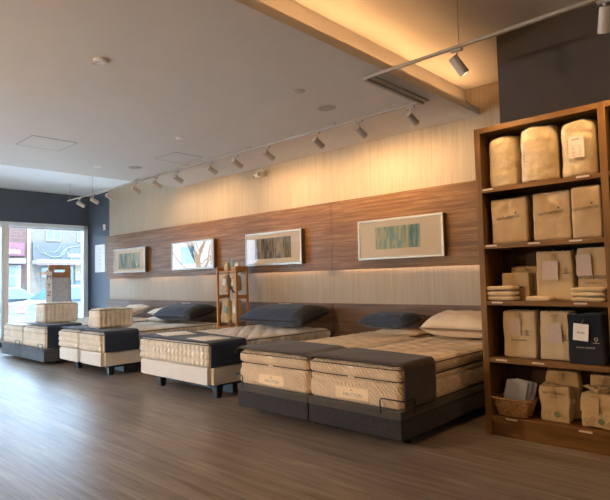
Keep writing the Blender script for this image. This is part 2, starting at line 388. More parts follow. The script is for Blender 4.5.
def hatch(x0, x1, y0, y1, label):
    t = thing('access_hatch', label, 'access hatch', ((x0+x1)/2, (y0+y1)/2, CL))
    a, b = (x1-x0)/2, (y1-y0)/2
    MB().box(-a+.012, a-.012, -b+.012, b-.012, -.004, 0).build('door_panel', 'ceiling', t)
    m = MB(); m.box(-a, a, -b, -b+.01, -.005, 0).box(-a, a, b-.01, b, -.005, 0).box(-a, -a+.01, -b, b, -.005, 0).box(a-.01, a, -b, b, -.005, 0)
    m.build('rim', 'grey', t)
hatch(-7.32, -6.75, 2.40, 2.95, 'square access hatch in the ceiling nearest the window')
hatch(-6.90, -6.35, 4.15, 4.62, 'square access hatch in the ceiling beside the long track')

# security camera on the wall
t = thing('security_camera', 'white twin-lens security camera on the wall under the ceiling', 'security camera', (-6.28, 5.76, 3.03))
MB().cyl((0,0,0), (0,-.03,0), .055, .05, 24).build('mount', 'white', t, True)
MB().cyl((-.01,-.03,-.01), (.045,-.15,-.03), .048, .046, 24).build('camera_body', 'white', t, True)
MB().cyl((.045,-.15,-.03), (.047,-.156,-.031), .036, .036, 24).build('lens', 'black', t)
MB().cyl((0,-.02,.0), (-.10,-.07,-.03), .02, .02, 12).cyl((-.09,-.03,-.02), (-.12,-.11,-.05), .034, .032, 20).build('camera_body', 'white', t, True)
MB().cyl((-.12,-.11,-.05), (-.121,-.114,-.0515), .026, .026, 20).build('lens', 'black', t)

# ------------------------------------------------------------------ track and spotlights
TZ = 3.10
t = thing('lighting_track', 'long pale L-shaped lighting track below the ceiling, parallel to the wood panels', 'light track', (-2.78, 4.75, TZ))
MB().box(-8.55, .0, -.013, .013, -.012, .012, .003).build('rail', 'track', t)
MB().box(-.035, .0, -.94, .05, -.018, .018, .003).box(.012, .06, -.94, .05, -.0, .018, .002).build('crossbar', 'track', t)
MB().box(-.02, 3.9, -.95, -.924, -.012, .012, .003).build('rail', 'track', t)
for x, y in [(-8.47,0),(-7.40,0)]: MB().cyl((x,y,.018), (x,y,CR-TZ), .0035, n=8).build('suspension_wire', 'grey', t)
for x, y in [(.9,-.94),(2.6,-.94)]: MB().cyl((x,y,.018), (x,y,CR-TZ), .0035, n=8).build('suspension_wire', 'grey', t)
for x in (-5.7,-4.2,-2.7,-1.2): MB().box(x-.05, x+.05, -.01, .01, .015, CL-TZ).build('ceiling_clip', 'track', t)
def spotlight(x, y, aim, label, energy, group):
    t = thing('track_spotlight', label, 'spotlight', (x, y, TZ-.018), group=group)
    MB().box(-.045, .045, -.014, .014, -.022, 0, .003).build('adapter', 'track', t)
    MB().cyl((0,0,-.022), (0,0,-.085), .008, n=10).build('arm', 'headm', t)
    d = Vector(aim).normalized(); c = Vector((0,0,-.115))
    p0 = c - d*.06; p1 = c + d*.10
    MB().cyl(p0, p1, .039, .039, 24).build('lamp_head', 'headm', t, False)
    MB().cyl(p1, p1 + d*.002, .022, .022, 20).build('lens', 'bulb', t)
    o = lamp('spot_lamp', 'SPOT', p1 + d*.015, t, energy, (1,.60,.27), spot_size=math.radians(SPOT_A), spot_blend=1.0, shadow_soft_size=.03)
    o.rotation_euler = d.to_track_quat('-Z', 'Y').to_euler()
    return t
SPOT_A = 98
EM = 2.35
px = [-10.75,-10.14,-9.50,-8.54,-7.85,-7.22,-6.33,-5.75,-5.10,-4.22,-3.58,-2.91]
en = [0,0,3,14,14,20,9,22,24,30,28,13]
names = ['first spotlight on the track from the window end','second spotlight from the window, under the raised ceiling','third spotlight from the window, just past the wall corner','spotlight over the leftmost picture, first below the low ceiling','spotlight between the two leftmost pictures','spotlight over the second picture from the window',
 'spotlight left of the oak rack, over the second bed','spotlight just left of the security camera','spotlight just right of the security camera','spotlight over the navy pillow, third from the track corner','spotlight over the rightmost picture, second from the track corner','last spotlight of the wall track beside the track corner']
for x, e, n in zip(px, en, names): spotlight(x, 4.75, (.04, .90, -.44), 'white cylinder ' + n, e*EM, 'track spotlights along the wall')
spotlight(-1.90, 3.81, (.42, .42, -.85), 'white cylinder spotlight hanging before the dark wall, under the raised ceiling', 44, 'track spotlights before the bookcase')
spotlight(-.86, 3.81, (-.22, .42, -.85), 'white cylinder spotlight at the right edge above the bookcase', 38, 'track spotlights before the bookcase')

# ------------------------------------------------------------------ pictures
def picture(xc, w, seed, label, art_x=(.2,.8), art_z=(.22,.86), cols=TEAL):
    h, d = .515, .085
    t = thing('framed_picture', label, 'picture', (xc, 5.70, 1.545), group='framed prints along the wood panel')
    a = w/2; m = MB(); q = .028
    for (x0, x1, z0, z1) in ((-a, a, 0, q), (-a, a, h-q, h), (-a, -a+q, q, h-q), (a-q, a, q, h-q)): m.box(x0, x1, -d, -d+.02, z0, z1, .003)
    m.build('frame', 'pframe', t)
    MB().box(-a+.004, a-.004, -d+.02, 0, .004, h-.004).build('frame_side', 'pside', t)
    MB().box(-a+q, a-q, -d+.012, -d+.0195, q, h-q).build('mount_board', 'mount', t)
    x0, x1 = -a + w*art_x[0], -a + w*art_x[1]; z0, z1 = h*art_z[0], h*art_z[1]
    MB().box(x0, x1, -d+.0105, -d+.012, z0, z1).build('print', m_art('abstract_stripes_%d' % seed, cols, seed), t)
    MB().add([(-a+q,-d+.006,q),(a-q,-d+.006,q),(a-q,-d+.006,h-q),(-a+q,-d+.006,h-q)], [(0,1,2,3)]).build('glass', 'picglass', t)
    return t
picture(-3.685, 1.25, 3, 'framed abstract of blue-green vertical bands, nearest the bookcase', (.22,.75), (.25,.80))
picture(-5.975, 1.25, 11, 'framed striped print hanging right of the oak rack', (.18,.82), (.2,.82), [(.03,.07,.10),(.35,.30,.20),(.06,.10,.14),(.50,.40,.28),(.08,.16,.14)])
picture(-8.10, 1.30, 17, 'framed print with one blue block hanging left of the oak rack', (.22,.55), (.2,.82), [(.05,.15,.26),(.10,.24,.38),(.16,.30,.40)])
picture(-10.37, 1.30, 23, 'framed striped print hanging furthest left, by the window end', (.15,.83), (.16,.80))

t = thing('wall_notice', 'white framed notice with rows of small text on dark wall by window', 'notice', (-12.09, 5.85, 1.60))
MB().box(-.25, .25, -.035, 0, 0, .65, .006).build('backing_board', 'white', t)
for k in range(6):
    text(['::: :::','::::','::: ::','::::::','::: ::','::::'][k], .07, (-.0, -.0365, .54-k*.085), (PI/2,0,0), 'ink', t)
t = thing('wall_sensor', 'small white sensor box high on dark wall by the window', 'sensor', (-11.90, 5.85, 2.58))
MB().box(-.035, .035, -.035, 0, 0, .13, .008).build('housing', 'white', t); MB().box(-.02,.02,-.038,-.034,.03,.06).build('lens','grey',t)

# ------------------------------------------------------------------ mattresses
def outline(w, L, rc, step):
    a, b = w/2, L/2; pts = []
    def line(p, q, n):
        L_ = (Vector(q)-Vector(p)).length; k = max(2, int(L_/step))
        for i in range(k):
            pts.append((Vector(p).lerp(Vector(q), i/k), Vector(n)))
    def arc(c, a0):
        k = max(5, int(rc*PI/2/step))
        for i in range(k):
            an = a0 + PI/2*i/k; n = Vector((math.cos(an), math.sin(an))); pts.append((Vector(c)+n*rc, n))
    line((-a+rc,-b), (a-rc,-b), (0,-1)); arc((a-rc,-b+rc), -PI/2)
    line((a,-b+rc), (a,b-rc), (1,0)); arc((a-rc,b-rc), 0)
    line((a-rc,b), (-a+rc,b), (0,1)); arc((-a+rc,b-rc), PI/2)
    line((-a,b-rc), (-a,-b+rc), (-1,0)); arc((-a+rc,-b+rc), PI)
    s = 0; out = []
    for i, (p, n) in enumerate(pts):
        out.append((p, n, s)); s += (pts[(i+1) % len(pts)][0]-p).length
    return out, s
def mattress(w, L, h, style, name='mattress', cell=.085, rows=3, rc=.07, topmat='cream', sidemat='creamb', quilt=.24, amp=.042, step=.0075, pipes=(.965,), mr=24):
    """builds two parts: border (quilted side walls) and top_panel"""
    O, S = outline(w, L, rc, step); ncell = round(S/cell); re = .028
    def off(t):
        z = t*h
        o = 0
        if z > h-re: o = -(re - math.sqrt(max(0, re*re-(z-(h-re))**2)))
        if z < re: o = -(re - math.sqrt(max(0, re*re-(re-z)**2)))
        return o*.9
    m = MB(); vs = []; nP = len(O)
    for j in range(mr+1):
        t = j/mr
        for (p, n, s) in O:
            o = off(t)
            if style == 'tuft':
                u = abs(math.sin(PI*ncell*s/S)); v = abs(math.sin(PI*rows*min(1, max(0, (t-.04)/.90))))
                o += amp*(min(1, u*1.35)**.55*(.45+.55*min(1, v*1.3)**.6)) - amp*.75
            else:
                for c, wd, dp in ((.66,.030,.030),(.50,.022,.012)): o -= dp*math.exp(-((t-c)/wd)**2)
                o += .008*math.sin(PI*min(1, t/.5)) if t < .5 else .010*math.sin(PI*(t-.68)/.3)*(t > .68)
                o += .003*noise.noise(Vector((s*9, t*6, 1)))
            q = p + n*o; vs.append((q.x, q.y, t*h))
    fs = [(j*nP+i, j*nP+(i+1) % nP, (j+1)*nP+(i+1) % nP, (j+1)*nP+i) for j in range(mr) for i in range(nP)]
    fs.append(tuple(range(nP))[::-1])
    m.add(vs, fs)
    # top
    tp = MB(); vs = []; K = 26; o0 = off(1.0)
    base = [p + n*o0 for (p, n, s) in O]; inner = [p - n*(rc*.75) for (p, n, s) in O]
    def zz(x, y, e):
        k = min(1, e/.10)
        d1 = (x+y)/quilt; d2 = (x-y)/quilt
        v = abs(math.sin(PI*d1))*abs(math.sin(PI*d2))
        if style == 'wave':
            v = abs(math.sin(PI*x/.19))*abs(math.sin(PI*(y/.19+.5*(int(abs(x)/.19) % 2))))
            return h + k*(.002 + .020*v**.5 + .010*noise.noise(Vector((x*9, y*9, 3))))
        return h + k*(.006 + .017*v**.45 - .004) + .002*noise.noise(Vector((x*7, y*7, 3)))
    rings = [[(b.x, b.y, h) for b in base]]
    rings.append([((b.x+i_.x)/2, (b.y+i_.y)/2, 0) for b, i_ in zip(base, inner)])
    for kk in range(K):
        sc = 1-kk/K
        rings.append([(i_.x*sc, i_.y*sc, 0) for i_ in inner])
    allv = []
    for ri, rg in enumerate(rings):
        for (x, y, z) in rg:
            e = min(w/2-abs(x), L/2-abs(y)); allv.append((x, y, h if ri == 0 else zz(x, y, e)))
    allv.append((0, 0, zz(0, 0, 1)))
    R_ = len(rings)
    tf = [(j*nP+i, j*nP+(i+1) % nP, (j+1)*nP+(i+1) % nP, (j+1)*nP+i) for j in range(R_-1) for i in range(nP)]
    tf += [((R_-1)*nP+i, (R_-1)*nP+(i+1) % nP, R_*nP) for i in range(nP)]
    tp.add(allv, tf)
    return m, tp, O, off
def put_mattress(label, loc, w, L, h, style, group=None, cat='mattress', name='mattress', **kw):
    pipes = kw.get('pipes', (.965,)); topmat = kw.pop('topmat', 'cream'); sidemat = kw.pop('sidemat', 'creamb')
    m, tp, O, off = mattress(w, L, h, style, **kw)
    t = thing(name, label, cat, loc, group=group)
    m.build('border', sidemat, t, True); tp.build('top_panel', topmat, t, True)
    for c in pipes:
        path = [(p + n*(off(c)+.004) - n*(.016 if c in (.66,) else 0)) for (p, n, s) in O[::2]]
        MB().tube([(q.x, q.y, c*h) for q in path], .0045, 6, True).build('piping', 'pipe', t, True)
    return t

def bed_base_dark(label, loc, w, L, z0, z1, mats=('basedark','baserail'), group=None, split=.065):
    t = thing('divan', label, 'bed base', loc, group=group)
    MB().box(-w/2, w/2, 0, L, z0, z1-split, .012).build('side_rail', mats[0], t)
    MB().box(-w/2-.004, w/2+.004, -.004, L+.004, z1-split+.002, z1, .012).build('deck_rail', mats[1], t)
    for x in (-w/2+.12, w/2-.12):
        for y in (.25, L-.25): MB().cyl((x,y,0), (x,y,z0+.005), .028, .034, 16).build('leg', 'black', t, True)
    return t
def bed_base_cream(label, loc, w, L, z0, z1, legx, group=None):
    t = thing('divan', label, 'bed base', loc, group=group)
    bm = bmesh.new(); bmesh.ops.create_cube(bm, size=1)
    for v in bm.verts: v.co = Vector((v.co.x*w, L/2+v.co.y*L, (z0+z1)/2+v.co.z*(z1-z0)))
    ve = [e for e in bm.edges if abs(e.verts[0].co.z-e.verts[1].co.z) > .01]
    bmesh.ops.bevel(bm, geom=ve, offset=.05, segments=6, affect='EDGES'); he = [e for e in bm.edges if abs(e.verts[0].co.z-e.verts[1].co.z) < .001 and len(e.link_faces) == 2 and e.calc_face_angle(0) > 1]
    bmesh.ops.bevel(bm, geom=he, offset=.010, segments=3, affect='EDGES')
    MB().bm(bm).build('box_spring', 'basecream', t, False)
    MB().box(-w/2+.10, w/2-.06, .16, L-.1, z0-.03, z0-.001).box(-w/2+.12, w/2-.03, .34, L-.15, .035, z0-.03).build('underframe_shade', 'black', t)  # black brace, plus a lower black box standing in for shade beneath
    for x in legx:
        for y in (.18, L-.25):
            bm = bmesh.new(); bmesh.ops.create_cube(bm, size=1)
            for v in bm.verts:
                s = .095 if v.co.z > 0 else .068
                v.co = Vector((x+v.co.x*s, y+v.co.y*s, z0/2-.01+v.co.z*(z0-.02)))
            bmesh.ops.bevel(bm, geom=bm.edges[:], offset=.008, segments=2, affect='EDGES')
            MB().bm(bm).build('leg', 'black', t)
    return t

def throw(label, x0, x1, y0, y1, ztop, dl, dr, mat, cat='bed throw', name='bed_throw', front=.0, slant=0, wrinkle=.006, seam=None):
    """cloth band over the foot of a bed; hangs dl down the left and dr down the right"""
    rr = .045; path = []
    zt = ztop
    if dl > 0:
        for i in range(8): path.append((x0, zt-rr-(dl-rr)*(1-i/8)))
        for i in range(7): an = PI - PI/2*i/6; path.append((x0+rr+rr*math.cos(an), zt-rr+rr*math.sin(an)))
    else: path.append((x0, zt))
    n = 40; xa = path[-1][0]; xb = x1-rr if dr > 0 else x1
    for i in range(1, n): path.append((xa+(xb-xa)*i/n, zt))
    if dr > 0:
        for i in range(7): an = PI/2 - PI/2*i/6; path.append((x1-rr+rr*math.cos(an), zt-rr+rr*math.sin(an)))
        for i in range(1, 9): path.append((x1, zt-rr-(dr-rr)*i/8))
    else: path.append((x1, zt))
    cx, cy = (x0+x1)/2, (y0+y1)/2; N = 26; vs = []; fs = []
    for i, (x, z) in enumerate(path):
        fx = (x-x0)/(x1-x0)
        for j in range(N+1):
            v = j/N
            ya = y0 + slant*(1-fx)*.0; yb = y1 + slant*(1-fx)
            y = ya + (yb-ya)*v; dz = 0
            flat = z > zt-.02
            wv = noise.noise(Vector((x*2.3, y*3.1, z*2+5)))*wrinkle + noise.noise(Vector((x*7, y*6, z*4)))*wrinkle*.4
            if flat: dz = abs(wv)*1.3 + .004
            if seam and flat: dz -= .018*math.exp(-((x-seam)/.05)**2)
            # front hem curls over the foot edge
            if front and v < .12: k = 1-v/.12; dz -= front*k*k; y -= .012*k
            dx = 0
            if not flat: dx = (wv*1.2+.002)*(1 if x > cx else -1)
            vs.append((x-cx+dx, y-cy, z-zt+dz))
    P = len(path)
    fs = [(i*(N+1)+j, (i+1)*(N+1)+j, (i+1)*(N+1)+j+1, i*(N+1)+j+1) for i in range(P-1) for j in range(N)]
    o = MB().add(vs, fs).build(name, mat, None, True, (cx, cy, zt), .007)
    # hem seams are part of the cloth
    return tag(o, label, cat)

def pillow(label, loc, w, d, th, tilt=0, rz=0, mat='pillownavy', endmat=None, word=None, flange=.0, group=None, roll=0):
    t = thing('pillow', label, 'pillow', loc, rz, group)
    def fn(side):
        def g(uu, vv):
            x = (uu*2-1); y = (vv*2-1)
            e = (max(0, 1-abs(x)**4.6)**.55)*(max(0, 1-abs(y)**3.0)**.6)
            px_ = x*(w/2)*(1-.05*(1-abs(y)**2)*abs(x)**3*0 - .07*(abs(y)**2)*0) ; py_ = y*(d/2)
            # corners pull out, edges pull in
            px_ *= 1-.05*(1-y*y)*abs(x)**2; py_ *= 1-.07*(1-x*x)*abs(y)**2
            z = side*(th/2)*e
            z += .008*e*noise.noise(Vector((x*3, y*3, side+2)))*2 + .006*noise.noise(Vector((x*9, y*4, side)))*e
            return (px_, py_, z + th/2)
        return g
    m = MB().grid(fn(1), 44, 30).grid(fn(-1), 44, 30)
    R_ = Matrix.Rotation(tilt, 4, 'X') @ Matrix.Rotation(roll, 4, 'Y')
    m.v = [tuple(R_ @ Vector((a, b+d/2, c))) for a, b, c in m.v]
    o = m.build('cushion', mat, t, True)
    md = o.modifiers.new('weld', 'WELD'); md.merge_threshold = .002
    if endmat:
        x0 = w/2*.70
        def sl(side):
            g = fn(side)
            def h_(uu, vv):
                uu2 = .84 + .16*uu; p = g(uu2, vv); cz = th/2
                return (p[0]*1.004, p[1], cz + (p[2]-cz)*1.03 + side*.002)
            return h_
        m2 = MB().grid(sl(1), 10, 24).grid(sl(-1), 10, 24); m2.v = [tuple(R_ @ Vector((a, b+d/2, c))) for a, b, c in m2.v]
        m2.build('sham_end', endmat, t, True)
    if word:
        g = fn(1); p = g(.5, .60); p = R_ @ Vector((0, p[1]+d/2, p[2]+.008))
        text(word, .052, p, (tilt, 0, 0), 'white', t, 'embroidery', .0008)
    return t

BK = 5.68
# ---- bed nearest the bookcase: two dark adjustable bases, two pillow-top mattresses
XA, XM, XB, YF, YB = -4.18, -3.22, -2.27, 3.42, 5.62
L4 = YB-YF; W4 = .945
b1 = bed_base_dark('charcoal fabric bed base, left half of the bed beside the bookcase', ((XA+XM)/2, YF, 0), W4, L4, .085, .30, group='bed base halves by the bookcase')
b2 = dup(b1, ((XM+XB)/2+.003, YF, 0), label='charcoal fabric bed base, right half of the bed beside the bookcase', group='bed base halves by the bookcase')
def bar(t, sgn):
    x = sgn*(W4/2) if sgn > 0 else -W4/2+.03; q_ = .17 if sgn > 0 else .075
    MB().tube([(x-sgn*q_,-.022,.27),(x-sgn*q_,-.026,.375),(x-sgn*(q_-.015),-.027,.39),(x+sgn*.03,-.027,.39),(x+sgn*.045,-.015,.39),(x+sgn*.045,.12,.39),(x+sgn*.045,.135,.375),(x+sgn*.035,.135,.28)], .0055, 8).build('retainer_bar', 'black', t, True)
bar(b1, -1); bar(b2, 1)
for i, (xc, s) in enumerate((((XA+XM)/2, 'left'), ((XM+XB)/2, 'right'))):
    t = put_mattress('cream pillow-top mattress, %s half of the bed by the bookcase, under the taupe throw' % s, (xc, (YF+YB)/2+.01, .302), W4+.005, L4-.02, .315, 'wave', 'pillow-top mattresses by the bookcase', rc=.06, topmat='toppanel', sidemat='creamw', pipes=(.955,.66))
    yf = -(L4-.02)/2
    MB().box(-.17, .17, yf-.010, yf-.002, .035, .125, .004).build('label_patch', 'toppanel', t)
    text('HALCYON', .040, (0.01, yf-.0112, .066), (PI/2,0,0), 'grey', t, 'label_lettering', .0005)
    m = MB()
    m.tube([(-.012,yf-.0115,.098),(0,yf-.0115,.110),(.012,yf-.0115,.098)], .002, 5); m.build('label_emblem', 'inkblue', t)
    for zz_ in (.21, .29): MB().box(-.03, .03, yf-.012, yf-.004, zz_-.006, zz_+.006, .002).build('handle_tab', 'cream', t)
throw('taupe brown felt throw across the foot of the bed by the bookcase', XA-.012, XB+.035, YF+.01, YF+.46, .650, .05, .325, 'throw', front=.014, slant=.24, seam=XM)
pillow('plump cream pillow beside the bookcase, at the head of the nearest bed', (-2.70, 5.10, .632), .80, .50, .255, .16, 0, 'toppanel')
pillow('cream pillow under the small navy pillow on the nearest bed', (-3.52, 5.20, .632), .60, .40, .07, .0, 0, 'toppanel')
pillow('small navy pillow on the nearest bed, left of the cream pillow', (-3.66, 5.14, .695), .66, .46, .17, .12, 0, 'pillownavy')

# ---- third bed from the window: cream box base on black legs
X3A, X3B, Y3 = -6.34, -4.83, 3.56
W3 = X3B-X3A; xc3 = (X3A+X3B)/2
bed_base_cream('cream box bed base on black legs, right of the oak rack', (xc3, Y3+.01, 0), W3, 2.07, .165, .355, (-W3/2+.25, W3/2-.10))
put_mattress('cream square-tufted mattress under a charcoal throw, right of the oak rack', (xc3, Y3+1.05, .355), W3-.01, 2.10, .262, 'tuft', cell=.083, rows=3, rc=.09)
throw('charcoal throw across the foot of the bed right of the oak rack', X3A-.01, X3B+.022, Y3+.02, Y3+.52, .634, 0, .26, 'navy', slant=.22, front=.012)
for i, (x0, x1, y0, y1, rz, lb) in enumerate([(-.24,.24,-.20,.20,-.30,'cream fabric swatch lying on the left of the charcoal throw'),(-.22,.22,-.16,.16,-.12,'cream fabric swatch lying on the right of the charcoal throw')]):
    t = thing('fabric_swatch', lb, 'fabric swatch', ((-6.0, 3.90, .650) if i == 0 else (-5.16, 3.80, .650)), rz, 'cream swatches on the charcoal throw')
    MB().grid(lambda a, b: (x0+(x1-x0)*a, y0+(y1-y0)*b, .003*noise.noise(Vector((a*4, b*4, i)))), 12, 8).build('cloth', 'cream', t, True, solid=.004)
    MB().tube([(x0,y0,.003),(x1,y0,.003),(x1,y1,.003),(x0,y1,.003)], .0022, 5, True).build('hem', 'mount', t)
pillow('wide navy pillow with embroidered word, at the head of the bed right of the rack', (-5.42, 5.02, .632), 1.30, .60, .265, .20, 0, 'pillownavy', 'pillowdark', 'HALCYON')

# ---- second bed
X2A, X2M, X2B, Y2 = -8.80, -8.05, -7.29, 3.53
for i, (a, b, s) in enumerate(((X2A, X2M, 'left'), (X2M, X2B, 'right'))):
    w = b-a-.006
    bed_base_cream('cream box bed base on black legs, %s half of the second bed from the window' % s, ((a+b)/2, Y2+.01, 0), w, 2.07, .145, .335, ((-.02,) if i == 0 else (w/2-.12,)), 'cream base halves of the second bed')
    put_mattress('cream tufted mattress, %s half of the second bed from the window' % s, ((a+b)/2, Y2+1.05, .335), w, 2.10, .268, 'tuft', 'mattress halves of the second bed', cell=.083, rows=3, rc=.07)
throw('dark navy throw over the foot of the second bed from the window', X2A+.02, X2B+.022, Y2+.03, Y2+.56, .632, 0, .285, 'navy', seam=X2M)
put_mattress('small tufted mattress sample standing on the navy throw of the second bed', (-7.93, 3.99, .645), .36, .56, .285, 'tuft', cat='mattress sample', name='mattress_sample', cell=.075, rows=4, rc=.03, amp=.024, step=.006, quilt=.15)
pillow('wide navy pillow on the second bed from the window, left of the oak rack', (-7.86, 5.02, .618), 1.14, .60, .255, .20, 0, 'pillownavy', 'pillowdark', 'HALCYON')
pillow('cream pillow on the second bed, half hidden behind the navy pillow', (-8.50, 5.10, .715), .52, .48, .12, .12, 0, 'cream')
pillow('lower cream pillow of the pair at the left of the second bed', (-8.50, 5.06, .612), .54, .48, .10, .0, 0, 'cream')

# ---- bed by the window
X1A, X1M, X1B, Y1 = -11.22, -10.20, -9.17, 3.46
for i, (a, b, s) in enumerate(((X1A, X1M, 'left'), (X1M, X1B, 'right'))):
    w = b-a-.006
    t = bed_base_dark('slate blue fabric bed base, %s half of the bed by the window' % s, ((a+b)/2, Y1, 0), w, 2.2, .055, .262, ('baseblue','baseblue'), 'base halves of the bed by the window', .06)
    sg = 1
    MB().tube([(w/2-.2,-.02,.25),(w/2-.2,-.024,.35),(w/2-.01,-.024,.35),(w/2-.01,-.02,.25)], .0055, 8).build('retainer_bar', 'black', t, True)
    put_mattress('cream tufted mattress, %s half of the bed by the window' % s, ((a+b)/2, Y1+1.11, .262), w-.01, 2.18, .35, 'tuft', 'mattress halves of the bed by the window', cell=.083, rows=3, rc=.08, pipes=(.965,.74))
throw('dark navy throw over the right half of the bed by the window', X1M+.04, X1B+.022, Y1+.04, Y1+.62, .644, 0, .36, 'navy')
put_mattress('small tufted mattress sample standing on the bed by the window', (-9.93, 3.97, .652), .40, .60, .345, 'tuft', cat='mattress sample', name='mattress_sample', cell=.07, rows=4, rc=.03, amp=.024, step=.006, quilt=.15)
pillow('cream pillow at the head of the bed by the window', (-9.75, 5.10, .64), .66, .5, .15, .3, 0, 'cream')

# ------------------------------------------------------------------ bags and packs
def softbox(w, d, h, p=7, n=16, amp=.006, seed=0, top=1.0, bot=1.0):
    """rounded soft box, base on z=0"""
    bm = bmesh.new(); bmesh.ops.create_cube(bm, size=2); bmesh.ops.subdivide_edges(bm, edges=bm.edges[:], cuts=n, use_grid_fill=True)
    for v in bm.verts:
        c = v.co; mx = max(abs(c.x), abs(c.y), abs(c.z)); nn = (abs(c.x)**p+abs(c.y)**p+abs(c.z)**p)**(1/p); c = c*(mx/nn)*(1.0)
        k = bot + (top-bot)*(c.z+1)/2
        q = Vector((c.x*w/2*k, c.y*d/2*k, (c.z+1)*h/2))
        q += Vector((noise.noise(Vector((q.x*14, q.z*11, seed+q.y*6))), noise.noise(Vector((q.x*12, q.z*12, seed+7+q.y*12))), noise.noise(Vector((q.x*10+4, q.z*8, seed+q.y*8)))))*amp*2
        q += Vector((0, noise.noise(Vector((q.x*40+q.z*22, q.z*34, seed+3)))*amp*.7, 0))
        q.z = max(0, q.z) if c.z < -.9 else q.z
        v.co = q
    return bm
def duvet_pack(label, loc, w, d, h, rz=0, seed=0, group='duvets packed in clear film on the top shelf', paper=None, prnt=False):
    t = thing('duvet_pack', label, 'packed duvet', loc, rz, group)
    def shape(k, sd, am):
        bm = bmesh.new(); bmesh.ops.create_cube(bm, size=2); bmesh.ops.subdivide_edges(bm, edges=bm.edges[:], cuts=22, use_grid_fill=True)
        for v in bm.verts:
            c = v.co; mx = max(abs(c.x), abs(c.y), abs(c.z))
            pp = 2.9; a = (abs(c.x)**pp+abs(c.y)**pp)**(1/pp); m2 = max(abs(c.x), abs(c.y)); s = m2/a if a > 1e-6 else 1
            x, y = c.x*s, c.y*s; z = c.z
            rr = math.hypot(x, y)
            zz = z*(1-.08*rr**4) if z > 0 else z*(1-.03*rr**3)
            sh = 1-.07*max(0, z)**4
            q = Vector((x*w/2*k*sh, y*d/2*k*sh, (zz+1)*h/2*k))
            q += Vector((noise.noise(Vector((q.x*7, q.z*10, sd))), noise.noise(Vector((q.x*8, q.z*16, sd+4))), noise.noise(Vector((q.x*9, q.y*9, sd+8)))))*am
            q += Vector((0, -1 if q.y < 0 else 1, 0))*(.0045*noise.noise(Vector((q.x*9, q.z*70, sd)))+.003*noise.noise(Vector((q.x*30, q.z*45, sd+3))))
            q.z = max(0, q.z); v.co = q
        return bm
    MB().bm(shape(.97, seed, .008)).build('duvet', 'duvet', t, True)
    MB().bm(shape(1.0, seed, .012)).build('plastic_film', 'plastic', t, True)
    m = MB()
    for i in range(7):
        a = i*.9; m.tube([(.0, 0, h*.97), (.03*math.cos(a), .03*math.sin(a), h*1.0), (.075*math.cos(a), .06*math.sin(a), h*.985+.012*math.sin(i*2.2))], .006, 6)
    m.build('gathered_film', 'plastic', t, True)
    if paper:
        MB().box(paper[0], paper[0]+.11, -d/2*1.02-.004, -d/2*1.02, paper[1], paper[1]+.165).build('paper_insert', 'tag', t)
        text('NATURAL', .014, (paper[0]+.055, -d/2*1.02-.005, paper[1]+.14), (PI/2,0,0), 'inkblue', t)
        for i in range(3):
            text('::', .05, (paper[0]+.035, -d/2*1.02-.005, paper[1]+.03+i*.028), (PI/2,0,0), 'ink', t)
            text(':.', .045, (paper[0]+.08, -d/2*1.02-.005, paper[1]+.03+i*.028), (PI/2,0,0), 'ink', t)
    if prnt:
        for i in range(3): text('::', .05, (-w*.30, -d/2*.95-.006, h*.40+i*.028), (PI/2,0,-.45), 'ink', t)
    return t
def film_pack(label, loc, w, d, h, seed, word, rz=0):
    t = thing('bedding_pack', label, 'packed bedding', loc, rz, 'flat square bedding packs on the second shelf')
    MB().bm(softbox(w*.98, d*.98, h*.985, 26, 20, .0025, seed)).build('fabric_bundle', 'linen2', t, True)
    MB().bm(softbox(w, d, h, 26, 24, .0038, seed+2)).build('plastic_film', 'plastic', t, True)
    text(word, .030, (.0, -d/2-.008, h*.56), (PI/2,-.07,0), 'ink', t)
    m = MB(); leafdot(m, w*.20, h*.65, .007, -d/2-.008); m.build('printed_emblem', 'ink', t)
    return t
